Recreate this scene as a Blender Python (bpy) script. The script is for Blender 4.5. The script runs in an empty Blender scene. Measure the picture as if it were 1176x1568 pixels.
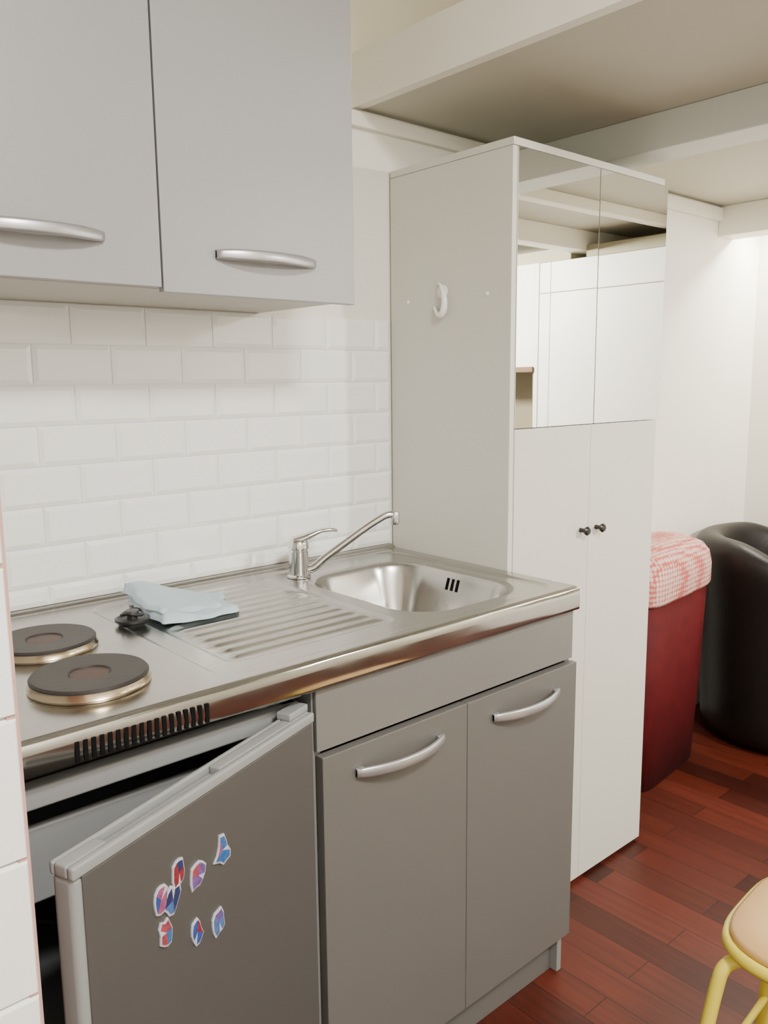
import bpy, bmesh, math, random
import numpy as np
from mathutils import Vector, Matrix
random.seed(3)
D=bpy.data; C=bpy.context; COL=C.scene.collection
ZT=0.9133
# ------------------------------------------------------------ materials
def mat(name,col,rough=.5,metal=0.,spec=.5,bump=0.,bscale=60.,var=0.,vscale=8.,coat=0.,emit=None,es=0.,roughvar=0.,bstretch=(1,1,1)):
    m=D.materials.new(name); m.use_nodes=True; nt=m.node_tree; N=nt.nodes; L=nt.links
    b=N['Principled BSDF']; c=(*col,1)
    b.inputs['Base Color'].default_value=c; b.inputs['Roughness'].default_value=rough
    b.inputs['Metallic'].default_value=metal; b.inputs['Specular IOR Level'].default_value=spec
    b.inputs['Coat Weight'].default_value=coat
    tc=N.new('ShaderNodeTexCoord')
    n=N.new('ShaderNodeTexNoise'); n.inputs['Scale'].default_value=vscale; n.inputs['Detail'].default_value=4
    L.new(tc.outputs['Object'],n.inputs['Vector'])
    r=N.new('ShaderNodeMapRange'); r.inputs[3].default_value=1-var; r.inputs[4].default_value=1+var
    L.new(n.outputs['Fac'],r.inputs[0])
    mx=N.new('ShaderNodeVectorMath'); mx.operation='SCALE'; mx.inputs[0].default_value=col
    L.new(r.outputs[0],mx.inputs['Scale']); L.new(mx.outputs[0],b.inputs['Base Color'])
    if roughvar:
        r2=N.new('ShaderNodeMapRange'); r2.inputs[3].default_value=max(0.02,rough-roughvar); r2.inputs[4].default_value=rough+roughvar
        n3=N.new('ShaderNodeTexNoise'); n3.inputs['Scale'].default_value=vscale*1.7; n3.inputs['Detail'].default_value=6
        L.new(tc.outputs['Object'],n3.inputs['Vector'])
        L.new(n3.outputs['Fac'],r2.inputs[0]); L.new(r2.outputs[0],b.inputs['Roughness'])
    if bump:
        mp=N.new('ShaderNodeMapping'); mp.inputs['Scale'].default_value=bstretch
        L.new(tc.outputs['Object'],mp.inputs['Vector'])
        n2=N.new('ShaderNodeTexNoise'); n2.inputs['Scale'].default_value=bscale; n2.inputs['Detail'].default_value=3
        L.new(mp.outputs[0],n2.inputs['Vector'])
        bp=N.new('ShaderNodeBump'); bp.inputs['Strength'].default_value=bump; bp.inputs['Distance'].default_value=.002
        L.new(n2.outputs['Fac'],bp.inputs['Height']); L.new(bp.outputs[0],b.inputs['Normal'])
    if emit:
        b.inputs['Emission Color'].default_value=(*emit,1); b.inputs['Emission Strength'].default_value=es
    return m
M_wall=mat('wall_paint',(.82,.79,.71),.75,bump=.15,bscale=90,var=.02)
M_wallup=mat('wall_paint_cream',(.82,.76,.56),.8,bump=.15,bscale=60,var=.02)
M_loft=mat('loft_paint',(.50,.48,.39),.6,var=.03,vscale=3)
M_beam=mat('beam_paint',(.84,.81,.72),.5,var=.02)
M_beamg=mat('beam_paint_grey',(.60,.62,.58),.5,var=.02)
M_gapshade=mat('gap_shade_olive',(.33,.31,.20),.6,var=.04)  # olive tone stands in for the shade above the cupboards
M_ceil=mat('ceiling_paint',(.85,.82,.75),.8,var=.02)
M_tile=mat('ceramic_tile',(.90,.90,.885),.07,spec=.75,var=.02,vscale=3,bump=.06,bscale=16)
M_grout=mat('grout',(.80,.79,.76),.8,bump=.2,bscale=200)
M_pink=mat('pink_edge',(.50,.30,.26),.8,var=.1,vscale=40)
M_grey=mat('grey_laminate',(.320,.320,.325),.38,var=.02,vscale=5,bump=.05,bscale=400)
M_greyl=mat('grey_laminate_shaded',(.112,.107,.100),.38,var=.02,vscale=5,bump=.05,bscale=400)  # grey laminate darkened in colour for the weaker light on the lower fronts
M_greyp=mat('grey_laminate_panel_shaded',(.150,.145,.136),.38,var=.02,vscale=5,bump=.05,bscale=400)  # same laminate, darkened less, for the dimmer light below the worktop
M_greyin=mat('grey_carcass',(.20,.20,.195),.5,var=.02)
M_under=mat('cabinet_underside',(.48,.45,.39),.5,var=.02)
M_hand=mat('satin_handle',(.46,.46,.47),.33,metal=.75,var=.02)
M_steel=mat('stainless_steel',(.43,.422,.40),.25,metal=1,roughvar=.09,var=.12,vscale=7,bump=.05,bscale=9)
M_steelf=mat('stainless_lip',(.44,.43,.40),.12,metal=1,roughvar=.07,var=.10,vscale=5,bump=.5,bscale=5)
M_chrome=mat('chrome',(.70,.70,.71),.09,metal=1)
M_brass=mat('heated_ring',(.48,.40,.29),.22,metal=1,var=.25,vscale=25)
M_iron=mat('cast_iron',(.022,.018,.016),.5,var=.5,vscale=12,bump=.2,bscale=150)
M_irong=mat('iron_centre',(.045,.016,.009),.5,var=.5,vscale=20)
M_black=mat('black_slot',(.004,.004,.004),.7,spec=.1)
M_rubber=mat('black_rubber',(.012,.012,.013),.4)
M_fdoor=mat('fridge_silver',(.095,.092,.088),.36,metal=.3,var=.03,vscale=4)
M_fplast=mat('fridge_plastic',(.25,.255,.255),.38,var=.02)
M_fin=mat('fridge_interior',(.20,.21,.22),.4,var=.03)
M_seal=mat('door_seal',(.2,.2,.2),.6)
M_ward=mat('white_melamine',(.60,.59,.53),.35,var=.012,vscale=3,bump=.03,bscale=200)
M_mirror=mat('mirror_glass',(.93,.93,.89),.01,metal=1)
M_knob=mat('dark_knob',(.05,.045,.04),.3,metal=.8)
M_hook=mat('white_plastic',(.88,.88,.86),.22)
M_leather=mat('black_leather',(.007,.0055,.005),.42,spec=.3,bump=.3,bscale=120,var=.1)
M_red=mat('red_wicker',(.070,.003,.0045),.7,spec=.2,bump=.4,bscale=60,bstretch=(6,6,1),var=.3,vscale=20)
M_yel=mat('yellow_metal',(.74,.60,.07),.35,var=.04)
M_wood=mat('stool_wood',(.52,.31,.12),.45,bump=.05,var=.12,vscale=10)
M_cloth=mat('blue_cloth',(.48,.60,.67),.9,bump=.6,bscale=350,var=.05,vscale=30)
M_shelf=mat('brown_shelf',(.16,.08,.03),.5,var=.15)

def brickwood():
    m=D.materials.new('red_parquet'); m.use_nodes=True; nt=m.node_tree; N=nt.nodes; L=nt.links; b=N['Principled BSDF']
    tc=N.new('ShaderNodeTexCoord'); mp=N.new('ShaderNodeMapping'); mp.inputs['Rotation'].default_value=(0,0,math.pi/2)
    L.new(tc.outputs['Object'],mp.inputs['Vector'])
    br=N.new('ShaderNodeTexBrick'); br.inputs['Scale'].default_value=1; br.inputs['Brick Width'].default_value=.7; br.inputs['Row Height'].default_value=.085
    br.inputs['Mortar Size'].default_value=.001; br.inputs['Color1'].default_value=(.092,.0160,.0080,1); br.inputs['Color2'].default_value=(.028,.0056,.0034,1)
    br.inputs['Mortar'].default_value=(.008,.003,.002,1); br.offset=.37
    L.new(mp.outputs[0],br.inputs['Vector'])
    mp2=N.new('ShaderNodeMapping'); mp2.inputs['Scale'].default_value=(45,2.5,1); L.new(tc.outputs['Object'],mp2.inputs['Vector'])
    n=N.new('ShaderNodeTexNoise'); n.inputs['Scale'].default_value=1.5; n.inputs['Detail'].default_value=5; L.new(mp2.outputs[0],n.inputs['Vector'])
    r=N.new('ShaderNodeMapRange'); r.inputs[3].default_value=.5; r.inputs[4].default_value=1.5; L.new(n.outputs['Fac'],r.inputs[0])
    v=N.new('ShaderNodeVectorMath'); v.operation='SCALE'; L.new(br.outputs['Color'],v.inputs[0]); L.new(r.outputs[0],v.inputs['Scale'])
    L.new(v.outputs[0],b.inputs['Base Color']); b.inputs['Roughness'].default_value=.42; b.inputs['Specular IOR Level'].default_value=.25
    return m
M_floor=brickwood()
def fabric():
    m=D.materials.new('patterned_fabric'); m.use_nodes=True; nt=m.node_tree; N=nt.nodes; L=nt.links; b=N['Principled BSDF']
    tc=N.new('ShaderNodeTexCoord'); vo=N.new('ShaderNodeTexVoronoi'); vo.inputs['Scale'].default_value=62; vo.inputs['Randomness'].default_value=.15
    L.new(tc.outputs['Object'],vo.inputs['Vector'])
    cr=N.new('ShaderNodeValToRGB'); e=cr.color_ramp.elements; e[0].position=.15; e[0].color=(.62,.34,.29,1); e[1].position=.60; e[1].color=(.46,.09,.075,1)
    x=e.new(.28); x.color=(.60,.49,.42,1); x=e.new(.44); x.color=(.54,.35,.30,1)
    L.new(vo.outputs['Distance'],cr.inputs[0]); L.new(cr.outputs[0],b.inputs['Base Color']); b.inputs['Roughness'].default_value=.9
    return m
M_fab=fabric()
# ------------------------------------------------------------ helpers
def empty(name,loc=(0,0,0)):
    e=D.objects.new(name,None); e.empty_display_size=.05; e.location=loc; COL.objects.link(e); return e
def link(ob,parent=None):
    COL.objects.link(ob)
    if parent:
        ob.parent=parent; ob.matrix_parent_inverse=Matrix.Translation(-Vector(parent.location))
    return ob
def mesh(name,vs,fs,m,parent=None,smooth=False,mw=None,bevel=0,subsurf=0,seg=2,mats=None,fm=None):
    me=D.meshes.new(name); me.from_pydata([tuple(v) for v in vs],[],fs); me.update()
    bm=bmesh.new(); bm.from_mesh(me); bmesh.ops.recalc_face_normals(bm,faces=bm.faces); bm.to_mesh(me); bm.free()
    for x in (mats or [m]): me.materials.append(x)
    if fm:
        for p,i in zip(me.polygons,fm): p.material_index=i
    if smooth:
        for p in me.polygons: p.use_smooth=True
    ob=D.objects.new(name,me)
    link(ob,parent)
    if mw is not None: me.transform(mw)
    if bevel:
        b=ob.modifiers.new('b','BEVEL'); b.width=bevel; b.segments=seg; b.limit_method='ANGLE'; b.angle_limit=math.radians(40)
        for p in me.polygons: p.use_smooth=True
        w=ob.modifiers.new('w','WEIGHTED_NORMAL'); w.keep_sharp=True
    if subsurf:
        s=ob.modifiers.new('s','SUBSURF'); s.levels=subsurf; s.render_levels=subsurf
    return ob
BF=[(0,1,2,3),(4,7,6,5),(0,4,5,1),(1,5,6,2),(2,6,7,3),(3,7,4,0)]
def bv(lo,hi):
    x0,y0,z0=lo;x1,y1,z1=hi
    return [(x0,y0,z0),(x0,y1,z0),(x1,y1,z0),(x1,y0,z0),(x0,y0,z1),(x0,y1,z1),(x1,y1,z1),(x1,y0,z1)]
def box(name,lo,hi,m,parent=None,bevel=.0015,mw=None,seg=2):
    return mesh(name,bv(lo,hi),BF,m,parent,bevel=bevel,mw=mw,seg=seg)
def boxes(name,lst,m,parent=None,bevel=0,mw=None):
    vs=[];fs=[]
    for lo,hi in lst:
        k=len(vs); vs+=bv(lo,hi); fs+=[tuple(i+k for i in f) for f in BF]
    return mesh(name,vs,fs,m,parent,bevel=bevel,mw=mw)
def lathe(name,prof,m,parent=None,mw=None,seg=48,smooth=True,bevel=0):
    vs=[];fs=[];n=len(prof)
    for i in range(seg):
        a=2*math.pi*i/seg
        for r,z in prof: vs.append((r*math.cos(a),r*math.sin(a),z))
    for i in range(seg):
        for j in range(n-1):
            a=i*n+j;b=((i+1)%seg)*n+j; fs.append((a,b,b+1,a+1))
    fs.append(tuple(i*n for i in range(seg))[::-1]); fs.append(tuple(i*n+n-1 for i in range(seg)))
    ob=mesh(name,vs,fs,m,parent,mw=mw)
    if smooth:
        for p in ob.data.polygons: p.use_smooth=len(p.vertices)==4
        e=ob.modifiers.new('es','EDGE_SPLIT'); e.split_angle=math.radians(35)
    return ob
def sweep(name,pts,rad,m,parent=None,seg=16,res=1,mw=None,flat=None):
    P=[Vector(p) for p in pts]
    if res>1:
        Q=[];R=[]
        rl=rad if isinstance(rad,(list,tuple)) else [rad]*len(P)
        for i in range(len(P)-1):
            p0=P[max(i-1,0)];p1=P[i];p2=P[i+1];p3=P[min(i+2,len(P)-1)]
            for k in range(res):
                t=k/res
                Q.append(.5*((2*p1)+(-p0+p2)*t+(2*p0-5*p1+4*p2-p3)*t*t+(-p0+3*p1-3*p2+p3)*t**3)); R.append(rl[i]*(1-t)+rl[i+1]*t)
        Q.append(P[-1]);R.append(rl[-1]);P=Q;rad=R
    rl=rad if isinstance(rad,(list,tuple)) else [rad]*len(P)
    vs=[];fs=[];up=Vector((0,0,1));n=len(P)
    T=[(P[min(i+1,n-1)]-P[max(i-1,0)]).normalized() for i in range(n)]
    if abs(T[0].z)>.9: up=Vector((1,0,0))
    s=T[0].cross(up).normalized()
    for i in range(n):
        s=(s-T[i]*s.dot(T[i])).normalized(); u=s.cross(T[i])
        for k in range(seg):
            a=2*math.pi*k/seg; fa,fb=flat or (1,1)
            vs.append(P[i]+s*(math.cos(a)*rl[i]*fa)+u*(math.sin(a)*rl[i]*fb))
    for i in range(n-1):
        for k in range(seg):
            a=i*seg+k;b=i*seg+(k+1)%seg; fs.append((a,b,b+seg,a+seg))
    fs.append(tuple(range(seg))); fs.append(tuple((n-1)*seg+k for k in range(seg)))
    ob=mesh(name,vs,fs,m,parent,smooth=True,mw=mw)
    for p in ob.data.polygons:
        if len(p.vertices)>4: p.use_smooth=False
    return ob
def T(x,y,z): return Matrix.Translation((x,y,z))
# ------------------------------------------------------------ room shell
XR=2.03; XL=-2.6; YF=-3.0; H=2.62
box('floor',(XL,YF,-.05),(XR,0,0),M_floor,bevel=0)
box('wall_back',(XL-.1,0,-.05),(XR+.1,.1,H),M_wall,bevel=0)
box('wall_right',(XR,YF,-.05),(XR+.1,0,H),M_wall,bevel=0)
box('wall_front',(XL-.1,YF-.1,-.05),(XR+.1,YF,H),M_wall,bevel=0)
box('wall_outer',(XL-.1,YF,-.05),(XL,0,H),M_wall,bevel=0)
box('ceiling',(XL-.1,YF-.1,H),(XR+.1,.1,H+.1),M_ceil,bevel=0)
# tiled partition on the left
box('wall_left',(XL,-.79,0),(-1.212,0,H),M_grout,bevel=0)
vs=[];fs=[]
def tile(vs,fs,x0,x1,z0,z1,y,th=.005,bev=.009,axis='y'):
    g=.0010; x0+=g;x1-=g;z0+=g;z1-=g; b=min(bev,(x1-x0)*.4)
    k=len(vs)
    vs+=[(x0,y,z0),(x1,y,z0),(x1,y,z1),(x0,y,z1)]
    vs+=[(x0,y-th*.35,z0),(x1,y-th*.35,z0),(x1,y-th*.35,z1),(x0,y-th*.35,z1)]
    vs+=[(x0+b,y-th,z0+bev),(x1-b,y-th,z0+bev),(x1-b,y-th,z1-bev),(x0+b,y-th,z1-bev)]
    for a in (0,4):
        for i in range(4):
            j=(i+1)%4; fs.append((k+a+i,k+a+j,k+a+4+j,k+a+4+i))
    fs.append((k+8,k+9,k+10,k+11))
r=0
z=.948-.15*6.04-.066+.15
z-=.15
while z<H-.01:
    off=.1 if r%2 else .2
    xa=-1.2012; first=True
    while xa>XL+.05:
        w=off if first else .2; first=False
        if z+.15>0.02: tile(vs,fs,max(xa-w,XL),xa,max(z,0.0),min(z+.15,H),-.79,th=.008,bev=.003)
        xa-=w
    z+=.15; r+=1
mesh('trim_partition_tiles',vs,fs,M_tile)
box('trim_partition_edge',(-1.212,-.7945,0),(-1.2002,-.60,H),M_pink,bevel=0)
# loft
LZ=1.985
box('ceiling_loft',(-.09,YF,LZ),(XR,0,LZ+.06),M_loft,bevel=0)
box('trim_fascia',(-.115,YF,LZ-.002),(-.088,0,LZ+.118),M_beam,bevel=.001)
box('trim_beam',(.48,YF,1.898),(.60,0,LZ),M_beamg,bevel=.003)
box('trim_beam.001',(1.68,-.90,1.875),(1.80,0,LZ),M_beam,bevel=.003)
box('trim_beam.002',(.60,-1.50,1.90),(2.03,-1.42,LZ),M_beam,bevel=.003)
box('trim_beam.003',(-.088,-1.50,1.90),(.48,-1.42,LZ),M_beam,bevel=.003)
box('trim_beam.004',(.60,-1.08,1.945),(2.03,-1.03,LZ),M_beam,bevel=.003)
box('trim_ledger',(-.385,-.018,1.942),(.48,0,1.976),M_beam,bevel=.002)
box('trim_ledger.001',(.60,-.018,1.93),(1.68,0,1.976),M_beam,bevel=.002)
box('trim_gap_shade',(1.712,-2.40,1.8745),(2.029,-1.501,1.925),M_gapshade,bevel=.001)  # strips painted as the shaded gap between cupboard top and loft
box('trim_gap_shade.001',(1.712,-1.419,1.8745),(2.029,-.905,1.925),M_gapshade,bevel=.001)
box('trim_upper_wall',(-.386,-.004,LZ+.06),(XR,0,H),M_wallup,bevel=0)
# ------------------------------------------------------------ backsplash
vs=[];fs=[];px=.1532;ph=.0767;top=1.497
for r in range(8):
    z1=top-r*ph; z0=z1-ph
    xe=-.054 if r%2==0 else -.130
    edges=[-.0035]+[xe-px*i for i in range(0,9)]
    edges=[e for e in edges if e>-1.2]+[-1.2]
    for a,b in zip(edges[1:],edges[:-1]):
        if b-a>.01: tile(vs,fs,a,b,max(z0,ZT+.010),z1,-.003,th=.006,bev=.009)
bs=empty('tile_backsplash')
mesh('tiles',vs,fs,M_tile,bs)
box('grout_bed',(-1.2,-.0036,ZT+.009),(-.0035,-.0005,top),M_grout,bs,bevel=0)
# ------------------------------------------------------------ countertop (height field)
ct=empty('sink_countertop')
nx,ny=361,181
X=np.linspace(-1.2,-.001,nx); Y=np.linspace(-.6,-.001,ny)
XX,YY=np.meshgrid(X,Y,indexing='ij')
def rr(x0,x1,y0,y1,r):
    cx,cy=(x0+x1)/2,(y0+y1)/2; qx=np.abs(XX-cx)-(x1-x0)/2+r; qy=np.abs(YY-cy)-(y1-y0)/2+r
    return -(np.hypot(np.maximum(qx,0),np.maximum(qy,0))+np.minimum(np.maximum(qx,qy),0)-r)
def ss(t): t=np.clip(t,0,1); return t*t*(3-2*t)
Z=np.zeros_like(XX)
Z+=-.004*ss(rr(-.845,-.035,-.572,-.045,.05)/.008)
dr=rr(-.80,-.44,-.515,-.085,.03)
rid=(.5+.5*np.cos((YY+.30)/.036*2*math.pi))**1.4
Z+=-.003*ss(dr/.012)+ (.0044*rid)*ss((dr-.012)/.03)
Z+=.008*ss((YY+.022)/.010)
sk=rr(-.395,-.082,-.525,-.125,.095)
Z+=-.003*ss((sk+.012)/.012)
Z+=-.140*np.clip(ss(sk/.06),0,1)**.75
ed=np.minimum(np.minimum(YY+.6,-.001-XX),.02)
Z+=-.004*(1-ss(ed/.006))
vs=np.stack([XX,YY,Z+ZT],-1).reshape(-1,3).tolist(); fs=[]
for i in range(nx-1):
    for j in range(ny-1):
        a=i*ny+j; fs.append((a,a+ny,a+ny+1,a+1))
top_=mesh('worktop_surface',vs,fs,M_steel,ct,smooth=True)
# wavy polished front lip
vs=[];fs=[];n=240
for i in range(n+1):
    x=-1.2+1.1995*i/n
    w=.0009*math.sin(x*19)+.0006*math.sin(x*47+1)
    for k,(yy,zz) in enumerate([(-.5985,ZT-.004),(-.6008,ZT-.008),(-.6015+w,.895),(-.6012-w,.880),(-.6012+w*.5,.868),(-.6000,.8625),(-.590,.862)]):
        vs.append((x,yy,zz))
for i in range(n):
    for k in range(6): a=i*7+k; fs.append((a,a+7,a+8,a+1))
mesh('front_lip',vs,fs,M_steelf,ct,smooth=True)
box('right_lip',(-.012,-.598,.862),(-.0005,-.004,ZT-.0045),M_steelf,ct,bevel=0)
sl=[];n=18
for i in range(n):
    x=-1.080+i*(.186/(n-1)); sl.append(((x,-.6032,.868),(x+.0055,-.600,.896)))
boxes('vent_slots',sl,M_black,ct)
lathe('drain',[(.001,.002),(.012,.0015),(.03,.003),(.036,.0045),(.038,.001),(.038,-.002)],M_chrome,ct,mw=T(-.25,-.32,ZT-.146))
lathe('drain_hole',[(.001,.004),(.016,.0042),(.017,.003)],M_black,ct,mw=T(-.25,-.32,ZT-.146))
def basin_z(s): 
    t=min(max(s/.06,0),1); return ZT-.007-.140*(t*t*(3-2*t))**.75
for k in range(3):
    y=-.335+k*.0155; vs=[];fs=[]
    for q in range(6):
        s=.008+.009*q/5; zz=basin_z(s)+.0012; xx=-.082-s-.0012
        vs+=[(xx,y,zz),(xx,y+.0065,zz)]
    for q in range(5): a=2*q; fs.append((a,a+1,a+3,a+2))
    mesh('overflow_slot_%d'%k,vs,fs,M_black,ct)
# ------------------------------------------------------------ hotplates
def hot(loc,r):
    e=empty('electric_hotplate',loc)
    Mw=T(*loc)
    lathe('spill_ring',[(r*.9,0),(r*1.0,0),(r*1.01,.003),(r*.985,.0055),(r*.975,.013),(r*.9,.014)],M_brass,e,mw=Mw,seg=64)
    lathe('iron_disc',[(r*.5,.005),(r*.96,.005),(r*.975,.015),(r*.94,.018),(r*.36,.0168),(r*.33,.0140),(.001,.0140)],M_iron,e,mw=Mw,seg=64)
    lathe('centre',[(r*.3,.010),(r*.325,.0147),(.001,.0149)],M_irong,e,mw=Mw,seg=48)
hot((-.999,-.455,ZT+.0005),.086); hot((-.99,-.243,ZT+.0005),.084)
# ------------------------------------------------------------ faucet
fx,fy=-.378,-.110; fz=ZT-.003
fa=empty('kitchen_faucet',(fx,fy,fz)); Fm=T(fx,fy,fz)
lathe('faucet_body',[(.001,0),(.027,0),(.027,.004),(.023,.007),(.0215,.02),(.0215,.060),(.020,.062),(.020,.064),(.0235,.066),(.0235,.078),(.020,.086),(.012,.091),(.001,.092)],M_chrome,fa,mw=Fm)
d=Vector((.205,-.112,0)).normalized()
def fp(s,h): return (fx+d.x*s,fy+d.y*s,fz+h)
sweep('faucet_spout',[fp(.015,.014),fp(.035,.020),(fp(.06,.040)),fp(.10,.068),fp(.15,.102),fp(.185,.123),fp(.204,.132),fp(.222,.133)],[.010,.010,.0095,.009,.0085,.0085,.0085,.0085],M_chrome,fa,res=6)
lathe('aerator',[(.001,-.020),(.009,-.020),(.0105,-.016),(.0105,.006),(.009,.009),(.001,.010)],M_chrome,fa,mw=T(*fp(.224,.130)))
lv=Vector((.75,-.50,0)).normalized()
sweep('faucet_lever',[(fx-lv.x*.012,fy-lv.y*.012,fz+.084),(fx+lv.x*.02,fy+lv.y*.02,fz+.093),(fx+lv.x*.05,fy+lv.y*.05,fz+.104),(fx+lv.x*.075,fy+lv.y*.075,fz+.106),(fx+lv.x*.088,fy+lv.y*.088,fz+.103)],[.018,.018,.011,.009,.006],M_chrome,fa,res=5,flat=(1,.5))
# ------------------------------------------------------------ plug & cloth
PX,PY=-.822,-.212
pl=empty('sink_plug',(PX,PY,ZT)); Pm=T(PX,PY,ZT)
lathe('plug_disc',[(.001,0),(.024,0),(.027,.006),(.031,.008),(.031,.012),(.026,.014),(.022,.011),(.001,.011)],M_rubber,pl,mw=Pm)
lathe('plug_grip',[(.001,.010),(.010,.010),(.008,.018),(.013,.023),(.012,.026),(.001,.027)],M_rubber,pl,mw=Pm,seg=24)
sweep('plug_ring',[(PX+.019*math.cos(a),PY+.018*math.sin(a),ZT+.021+.003*math.sin(a*2)) for a in [i*math.pi/8 for i in range(17)]],.0027,M_rubber,pl,seg=8)
cl=empty('dish_cloth')
def cloth_layer(nm,c00,c10,c11,c01,zb,hf,seed):
    n=30;vs=[];fs=[]
    c=[Vector((*p,0)) for p in (c00,c10,c11,c01)]
    def pt(u,v):
        p=c[0]*(1-u)*(1-v)+c[1]*u*(1-v)+c[2]*u*v+c[3]*(1-u)*v
        p.x+=.005*math.sin(v*7+seed)+.002*math.sin(v*17); p.y+=.006*math.sin(u*6+seed*2)+.002*math.sin(u*19)
        return p
    for s in (1,0):
        for i in range(n+1):
            for j in range(n+1):
                u,v=i/n,j/n; p=pt(u,v); e=min(u,1-u,v,1-v)*n; k=math.sqrt(max(0,1-(1-min(e/2.5,1))**2))
                h=hf(u,v)
                vs.append((p.x,p.y,zb(u,v)+(h*k if s else 0)))
    b=(n+1)**2
    for i in range(n):
        for j in range(n):
            a=i*(n+1)+j; fs.append((a,a+n+1,a+n+2,a+1)); fs.append((b+a,b+a+1,b+a+n+2,b+a+n+1))
    ob=mesh(nm,vs,fs,M_cloth,cl,smooth=True)
zc=ZT+.0006
bulge=lambda u,v:.007+.026*(1-u)**1.2*(.2+.8*v)+.005*math.sin(u*8+v*5)
cloth_layer('lower_fold',(-.790,-.262),(-.640,-.282),(-.595,-.140),(-.765,-.062),lambda u,v:zc,lambda u,v:max(.007,bulge(u,v)),1)
cloth_layer('upper_fold',(-.782,-.235),(-.665,-.250),(-.640,-.150),(-.775,-.055),lambda u,v:zc+max(.005,bulge(.1+u*.75,.2+v*.8)-.004),lambda u,v:.009+.014*(1-u)*v+.003*math.sin(u*11+2+v*4),2.3)
# ------------------------------------------------------------ handle
def handle(name,cx,y,z,L,parent,m=M_hand):
    n=24;vs=[];fs=[];S=14
    for i in range(n+1):
        t=-1+2*i/n; x=cx+t*L/2; off=.004+.026*(1-abs(t)**2.2)
        k=1-.25*abs(t)**6
        for q in range(S):
            a=2*math.pi*q/S; c,s_=math.cos(a),math.sin(a)
            A=.0045*(abs(c)**.8)*(1 if c>=0 else -1); B=.0098*k*(abs(s_)**.7)*(1 if s_>=0 else -1)
            vs.append((x, y-off-A, z+B))
    for i in range(n):
        for q in range(S):
            a=i*S+q;b_=i*S+(q+1)%S; fs.append((a,b_,b_+S,a+S))
    fs.append(tuple(range(S)));fs.append(tuple(n*S+q for q in range(S)))
    mesh(name,vs,fs,m,parent,smooth=True)
    for sg in (-1,1):
        x=cx+sg*(L/2-.008); boxes(name+'_foot',[((x-.008,y-.008,z-.008),(x+.008,y,z+.008))],m,parent,bevel=.002)
# ------------------------------------------------------------ wall cabinet
wc=empty('wall_cabinet')
box('carcass',(-1.195,-.314,1.4985),(-.390,-.001,2.22),M_under,wc)
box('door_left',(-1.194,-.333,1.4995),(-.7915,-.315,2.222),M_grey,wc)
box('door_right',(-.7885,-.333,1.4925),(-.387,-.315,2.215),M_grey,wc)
handle('handle_left',-.990,-.333,1.568,.207,wc); handle('handle_right',-.588,-.333,1.560,.207,wc)
# ------------------------------------------------------------ sink base cabinet
sb=empty('sink_base_cabinet')
box('side_right',(-.018,-.578,0),(-.002,-.012,.861),M_greyin,sb)
box('side_left',(-.692,-.578,0),(-.676,-.012,.861),M_greyin,sb)
box('back_panel',(-.676,-.02,.1),(-.018,-.012,.76),M_greyin,sb)
box('bottom',(-.676,-.575,.09),(-.018,-.02,.106),M_greyin,sb)
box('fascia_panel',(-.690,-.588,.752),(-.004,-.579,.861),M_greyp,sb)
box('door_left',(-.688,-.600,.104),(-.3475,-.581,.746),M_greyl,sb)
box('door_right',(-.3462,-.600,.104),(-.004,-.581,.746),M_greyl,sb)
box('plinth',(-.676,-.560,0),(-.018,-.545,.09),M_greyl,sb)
handle('handle_left',-.518,-.600,.700,.207,sb); handle('handle_right',-.174,-.600,.698,.207,sb)
# ------------------------------------------------------------ fridge
fr=empty('mini_fridge')
ft=.835; x0,x1,yb,yf=-1.195,-.702,-.03,-.555
boxes('fridge_body',[((x0,yf,.03),(x0+.03,yb,ft)),((x1-.03,yf,.03),(x1,yb,ft)),((x0,yf,.03),(x1,yb,.07)),((x0,yb-.03,.03),(x1,yb,ft))],M_fin,fr,bevel=.002)
box('top_panel',(x0,yf-.012,ft-.030),(x1,yb,ft),M_fplast,fr,bevel=.004)
box('freezer_flap',(x0+.032,yf+.045,.640),(x1-.032,yf+.060,.752),M_fplast,fr,bevel=.005)
box('freezer_floor',(x0+.032,yf+.060,.640),(x1-.032,yb-.03,.652),M_fin,fr,bevel=.002)
box('shelf',(x0+.032,yf+.05,.40),(x1-.032,yb-.03,.408),M_fin,fr,bevel=.002)
boxes('feet',[((x0+.03,-.5,0),(x0+.07,-.46,.03)),((x1-.07,-.5,0),(x1-.03,-.46,.03)),((x0+.03,-.1,0),(x0+.07,-.06,.03)),((x1-.07,-.1,0),(x1-.03,-.06,.03))],M_rubber,fr)
hx,hy=-.704,-.600; dv=Vector((-.937,-.351,0)).normalized(); nv=Vector((.351,-.937,0)).normalized()
DM=Matrix(((dv.x,nv.x,0,hx),(dv.y,nv.y,0,hy),(0,0,1,0),(0,0,0,1)))
dt=.830; DL=.478
box('door_core',(.003,-.036,.045),(DL,-.001,dt-.014),M_fplast,fr,bevel=.009,mw=DM,seg=4)
box('door_front',(.006,-.012,.05),(DL-.012,.0012,dt-.016),M_fdoor,fr,bevel=.001,mw=DM)
boxes('door_top_cap',[((.0,-.036,dt-.016),(DL+.001,-.028,dt)),((.0,-.008,dt-.016),(DL+.001,.002,dt)),((.0,-.028,dt-.016),(.22,-.008,dt)),((.42,-.028,dt-.016),(DL+.001,-.008,dt)),((.22,-.028,dt-.016),(.42,-.008,dt-.010))],M_fplast,fr,bevel=.003,mw=DM)
box('door_seal',(.02,-.046,.06),(DL-.015,-.036,dt-.03),M_seal,fr,bevel=.003,mw=DM)
box('hinge',(-.0,-.036,dt),(.05,-.01,dt+.012),M_fplast,fr,bevel=.002,mw=DM)
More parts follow.
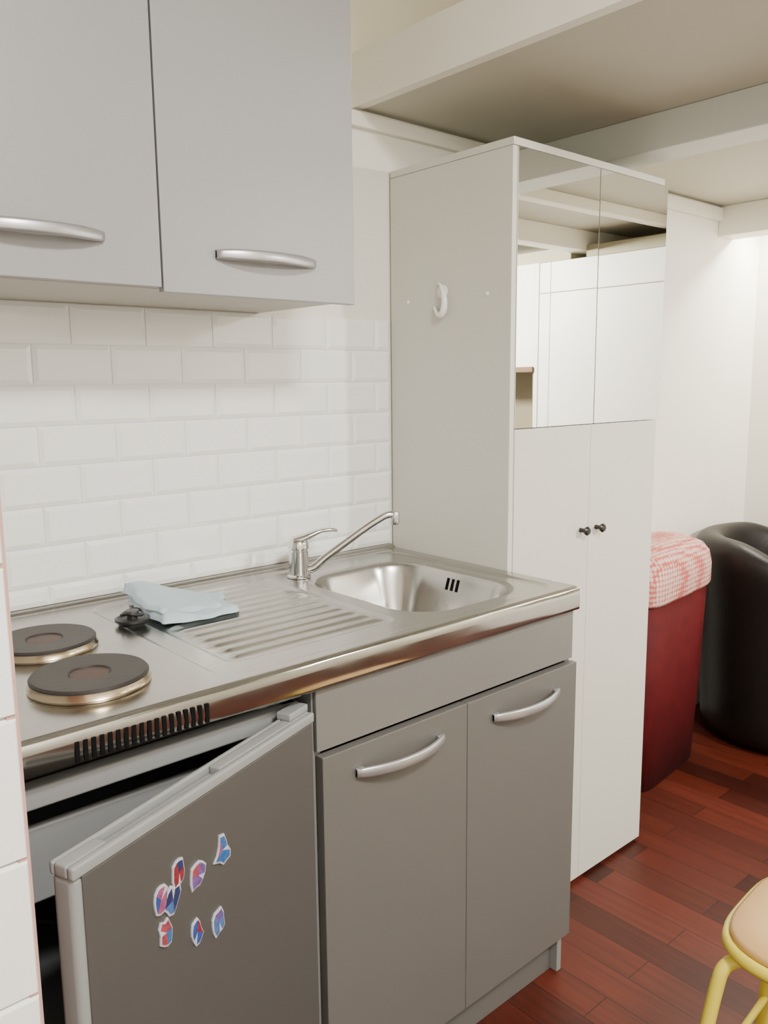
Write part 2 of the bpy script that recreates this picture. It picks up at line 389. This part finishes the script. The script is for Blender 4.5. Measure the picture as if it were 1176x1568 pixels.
# magnets
mg=empty('fridge_magnets')
cols=[(.03,.11,.30),(.20,.02,.03),(.13,.07,.22),(.26,.07,.15),(.02,.03,.10),(.27,.05,.07),(.03,.06,.24),(.06,.12,.30)]
mw_=mat('magnet_white',(.42,.42,.47),.4,var=.2,vscale=60)
for i,(a,z) in enumerate([(.237,.723),(.321,.737),(.286,.714),(.354,.720),(.334,.708),(.348,.672),(.293,.638),(.250,.624)]):
    m=mat('magnet_%d'%i,cols[i],.35,var=.7,vscale=150)
    mats=[m,mw_,mat('magnet_b%d'%i,(cols[(i+3)%8]),.35,var=.5,vscale=120)]
    n=12; R=.0165
    rot=random.uniform(-.5,.5); asp=random.uniform(.62,.85)
    outline=[]
    for k in range(n):
        t=2*math.pi*k/n; c,s=math.cos(t),math.sin(t)
        q=(abs(c)**4+abs(s)**4)**-.25*R*random.uniform(.80,1.12)
        X_,Y_=q*c*asp,q*s*1.1
        outline.append((a+X_*math.cos(rot)-Y_*math.sin(rot),z+X_*math.sin(rot)+Y_*math.cos(rot)))
    if i==0:
        outline=[(a-.017,z-.018),(a-.010,z-.020),(a-.002,z-.023),(a+.006,z-.016),(a+.017,z-.012),(a+.010,z-.004),(a+.006,z+.006),(a+.004,z+.023),(a-.006,z+.021),(a-.010,z+.010),(a-.012,z+.002),(a-.018,z-.008)]
    vs=[(p,.0015,q) for p,q in outline]+[(p,.0038,q) for p,q in outline]+[(a,.0048,z)]
    vs+=[(a+(p-a)*.85,.0045,z+(q-z)*.85) for p,q in outline]
    fs=[];fm=[]
    for k in range(n):
        j=(k+1)%n
        fs.append((k,j,n+j,n+k));fm.append(1)
        fs.append((n+k,n+j,2*n+1+j,2*n+1+k));fm.append(1)
        fs.append((2*n+1+k,2*n+1+j,2*n));fm.append([0,0,0,0,2,2,2,0,0,0,1,0][(k+i*2)%12])
    mesh('magnet_%d'%i,vs,fs,m,mg,mw=DM,mats=mats,fm=fm)
# ------------------------------------------------------------ wardrobe
wd=empty('mirrored_wardrobe'); wx0,wx1=.001,.606
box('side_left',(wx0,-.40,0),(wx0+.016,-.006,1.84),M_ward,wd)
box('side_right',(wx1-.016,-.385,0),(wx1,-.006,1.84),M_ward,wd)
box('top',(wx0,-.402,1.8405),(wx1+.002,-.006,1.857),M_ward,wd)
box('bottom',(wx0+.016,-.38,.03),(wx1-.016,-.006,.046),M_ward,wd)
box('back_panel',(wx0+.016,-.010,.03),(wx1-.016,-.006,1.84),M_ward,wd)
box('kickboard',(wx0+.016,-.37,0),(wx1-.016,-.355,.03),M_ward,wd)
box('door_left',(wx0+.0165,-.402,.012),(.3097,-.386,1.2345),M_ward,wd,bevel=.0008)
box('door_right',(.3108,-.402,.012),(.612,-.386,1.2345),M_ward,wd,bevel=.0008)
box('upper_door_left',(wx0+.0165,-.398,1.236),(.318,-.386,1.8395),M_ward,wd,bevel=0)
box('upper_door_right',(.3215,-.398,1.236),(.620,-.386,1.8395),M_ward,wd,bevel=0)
box('mirror_left',(wx0+.0165,-.402,1.2365),(.318,-.3982,1.839),M_mirror,wd,bevel=0)
MR=T(.3215,-.402,0)@Matrix.Rotation(math.radians(-.4),4,'Z')@T(-.3215,.402,0)
box('mirror_right',(.3215,-.402,1.2365),(.620,-.3982,1.839),M_mirror,wd,bevel=0,mw=MR)
for i,x in enumerate((.277,.343)):
    lathe('knob_%d'%i,[(.001,0),(.006,0),(.005,.012),(.010,.017),(.0115,.022),(.008,.026),(.001,.027)],M_knob,wd,mw=T(x,-.402,.972)@Matrix.Rotation(math.pi/2,4,'X'),seg=24)
hk=empty('wall_hook')
lathe('hook_base',[(.001,0),(.016,0),(.015,.003),(.001,.004)],M_hook,hk,mw=T(.001,-.19,1.553)@Matrix.Rotation(-math.pi/2,4,'Y'),seg=32)
pts=[(-.004-.008*math.sin(math.pi*i/16),-.184+.024*math.cos(math.radians(80+235*i/16)),1.536+.038*math.sin(math.radians(80-235*i/16))) for i in range(17)]
sweep('hook_ring',pts,[.002+.0062*math.sin(math.pi*(i/16)**1.2) for i in range(17)],M_hook,hk,seg=10,res=3)
sc=empty('screw_caps')
for y,z in ((-.07,1.537),(-.33,1.537)):
    lathe('cap',[(.001,0),(.005,0),(.004,.002),(.001,.0025)],M_hook,sc,mw=T(.001,y,z)@Matrix.Rotation(-math.pi/2,4,'Y'),seg=16)
# ------------------------------------------------------------ basket
def rring(cx,cy,a,b,z,n=64,p=3.2,wob=0,ph=0):
    o=[]
    for i in range(n):
        t=2*math.pi*i/n; c,s=math.cos(t),math.sin(t)
        k=(abs(c)**p+abs(s)**p)**(-1/p)*(1+wob*math.sin(t*7+ph))
        o.append((cx+a*c*k,cy+b*s*k,z))
    return o
def loft(name,rings,m,parent,cap=True,smooth=True):
    vs=[];fs=[];n=len(rings[0])
    for r in rings: vs+=r
    for i in range(len(rings)-1):
        for k in range(n):
            fs.append((i*n+k,i*n+(k+1)%n,(i+1)*n+(k+1)%n,(i+1)*n+k))
    if cap: fs.append(tuple(range(n))); fs.append(tuple((len(rings)-1)*n+k for k in range(n)))
    return mesh(name,vs,fs,m,parent,smooth=smooth)
bx,by=1.055,-.150
bk=empty('fabric_lined_basket',(bx,by,0))
BM=T(bx,by,0)@Matrix.Rotation(math.radians(6),4,'Z')
ob=loft('basket_body',[rring(0,0,.210,.100,0,p=6),rring(0,0,.225,.112,.3,p=6),rring(0,0,.238,.120,.66,p=6)],M_red,bk); ob.data.transform(BM)
ob=loft('fabric_lining',[rring(0,0,.240,.122,.635,wob=.006,p=7),rring(0,0,.245,.126,.645,wob=.008,p=7),rring(0,0,.247,.128,.71,wob=.01,ph=1,p=6),rring(0,0,.243,.124,.755,wob=.01,ph=1.6,p=5),rring(.0,0,.225,.110,.785,wob=.02,ph=2,p=4),rring(.05,0,.12,.06,.810,wob=.02,ph=2),rring(.06,0,.02,.01,.815)],M_fab,bk); ob.data.transform(BM)
# ------------------------------------------------------------ tub armchair
ac=empty('tub_armchair')
cx_,cy_=1.675,-.352
def chairshell():
    vs=[];fs=[];n=64
    rows=12
    for i in range(n):
        t=2*math.pi*i/n
        dlt=abs((t-math.radians(-70)+math.pi)%(2*math.pi)-math.pi)
        k=min(1,max(0,(dlt-.45)/.35)); k=k*k*(3-2*k)
        back=ss(np.array((dlt-.9)/1.4)).item()
        topz=.34*(1-k)+k*(.645+.130*back)
        c,s=math.cos(t),math.sin(t)
        def pr(r,z): vs.append((cx_+r*c,cy_+r*s,z))
        pr(.270,.015);pr(.290,.03);pr(.300,.25);pr(.315,max(.30,topz-.20) if k>.5 else .30);pr(.336,max(topz-.08,.30));pr(.336,topz-.03);pr(.312,topz-.005);pr(.275,topz);pr(.238,topz-.012);pr(.220,topz-.045);pr(.213,min(.36,topz-.06) if k<.5 else .42);pr(.205,.30)
    for i in range(n):
        j=(i+1)%n
        for r in range(rows-1): fs.append((i*rows+r,j*rows+r,j*rows+r+1,i*rows+r+1))
    fs.append(tuple(i*rows for i in range(n)))
    mesh('tub_shell',vs,fs,M_leather,ac,smooth=True,subsurf=1)
chairshell()
lathe('seat_cushion',[(.001,.28),(.19,.28),(.215,.31),(.218,.37),(.20,.405),(.15,.42),(.001,.425)],M_leather,ac,mw=T(cx_,cy_,0))
for a in (45,135,225,315):
    lathe('foot',[(.001,0),(.018,0),(.022,.02),(.001,.02)],M_black,ac,mw=T(cx_+.2*math.cos(math.radians(a)),cy_+.2*math.sin(math.radians(a)),0),seg=16)
# ------------------------------------------------------------ stool
SX,SY,SR,SZ=-.076,-1.178,math.radians(4),.45
st=empty('school_stool',(SX,SY,0)); SM=T(SX,SY,0)@Matrix.Rotation(SR,4,'Z')
def sring(h,z,p=3.6,n=64): return rring(0,0,h,h,z,n=n,p=p)
ob=loft('wooden_seat',[sring(.146,SZ-.016),sring(.151,SZ-.012),sring(.151,SZ-.004),sring(.146,SZ),sring(.10,SZ-.002),sring(.02,SZ-.004)],M_wood,st); ob.data.transform(SM)
ob=loft('seat_frame',[sring(.146,SZ-.036),sring(.157,SZ-.034),sring(.162,SZ-.026),sring(.160,SZ-.014),sring(.155,SZ-.010),sring(.149,SZ-.0145)],M_yel,st); ob.data.transform(SM)
for a in (45,135,225,315):
    c,s=math.cos(math.radians(a)),math.sin(math.radians(a))
    sweep('leg_%d'%a,[(c*.10,s*.10,SZ-.044),(c*.150,s*.150,SZ-.045),(c*.185,s*.185,SZ-.056),(c*.200,s*.200,SZ-.10),(c*.222,s*.222,.20),(c*.242,s*.242,.006)],.0115,M_yel,st,res=6,mw=SM)
    lathe('foot_%d'%a,[(.001,0),(.014,0),(.014,.02),(.001,.02)],M_rubber,st,mw=SM@T(c*.242,s*.242,0),seg=16)
sweep('brace',[(.225*math.cos(t),.225*math.sin(t),.15) for t in [math.radians(45+90*k) for k in range(5)]],.007,M_yel,st,mw=SM,seg=10)
# ------------------------------------------------------------ storage seen in the mirror
cb=empty('storage_cupboard')
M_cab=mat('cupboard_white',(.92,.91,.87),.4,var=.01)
M_niche=mat('niche_olive',(.24,.21,.14),.6,var=.05)
box('cupboard_body',(1.72,-1.665,0),(2.028,-.905,1.874),M_cab,cb)
for i,(a,b) in enumerate([(-1.663,-1.603),(-1.5995,-.907)]):
    box('cupboard_door_%d'%i,(1.702,a,.05),(1.72,b,1.7345),M_cab,cb)
    box('cupboard_upper_door_%d'%i,(1.702,a,1.737),(1.72,b,1.872),M_cab,cb)
nb=empty('open_shelf_unit')
boxes('shelf_frame',[((1.70,-1.690,0),(2.028,-1.667,1.874)),((1.70,-2.40,0),(2.028,-2.375,1.874)),((1.70,-2.375,1.405),(2.028,-1.690,1.874)),((1.70,-2.375,0),(2.0,-1.690,.9))],M_cab,nb,bevel=.001)
box('niche_back',(1.97,-2.375,.9),(2.028,-1.690,1.405),M_niche,nb)
box('niche_side',(1.705,-1.698,.9),(1.97,-1.691,1.385),M_niche,nb)
box('wood_shelf',(1.69,-2.375,1.380),(1.97,-1.690,1.404),M_shelf,nb)
# ------------------------------------------------------------ lights
def area(name,loc,size,power,col,target=None,sy=None):
    l=D.lights.new(name,'AREA'); l.shape='DISK' if sy is None else 'RECTANGLE'; l.size=size; l.energy=power; l.color=col
    if sy: l.size_y=sy
    o=D.objects.new(name,l); o.location=loc; COL.objects.link(o)
    if target: o.rotation_euler=(Vector(target)-Vector(loc)).to_track_quat('-Z','Y').to_euler()
    return o
def fixture(x,y,z,r):
    e=empty('ceiling_lamp',(x,y,z))
    lathe('lamp_housing',[(.001,0),(r,0),(r,-.03),(r*.96,-.034),(r*.92,-.028),(.001,-.028)],M_beam,e,mw=T(x,y,z))
    return e
fixture(-1.0,-2.35,H,.28); area('main_ceiling_light',(-1.0,-2.35,H-.04),.52,108,(1,.975,.925),target=(-1.0,-2.3,0))
fixture(.75,-2.4,LZ,.12); area('loft_fill_light',(.78,-2.4,LZ-.08),.2,100,(1,.96,.88),target=(1.95,-1.40,1.40))  # lamp and housing added outside the mirror's view to brighten the cupboards
e=empty('strip_lamp',(1.91,-.33,LZ)); box('strip_housing',(1.87,-.58,LZ-.03),(1.95,-.08,LZ),M_beam,e)
o=area('strip_light',(1.91,-.33,LZ-.032),.07,18,(1,.95,.85),sy=.48)
w=D.worlds.new('World'); C.scene.world=w; w.use_nodes=True
w.node_tree.nodes['Background'].inputs[0].default_value=(1,.97,.92,1); w.node_tree.nodes['Background'].inputs[1].default_value=.3
# ------------------------------------------------------------ camera
cam=D.cameras.new('Camera'); co=D.objects.new('Camera',cam); COL.objects.link(co)
yaw,pitch,roll=.7212,.1571,-.0099
f=Vector((math.sin(yaw)*math.cos(pitch),math.cos(yaw)*math.cos(pitch),-math.sin(pitch)))
r=Vector((math.cos(yaw),-math.sin(yaw),0)); u=r.cross(f)
r,u=r*math.cos(roll)+u*math.sin(roll),u*math.cos(roll)-r*math.sin(roll)
co.matrix_world=Matrix(((r.x,u.x,-f.x,-1.4371),(r.y,u.y,-f.y,-1.6074),(r.z,u.z,-f.z,1.3454),(0,0,0,1)))
cam.sensor_fit='HORIZONTAL'; cam.sensor_width=36; cam.lens=36*1265.2/1176; cam.clip_start=.02
C.scene.camera=co
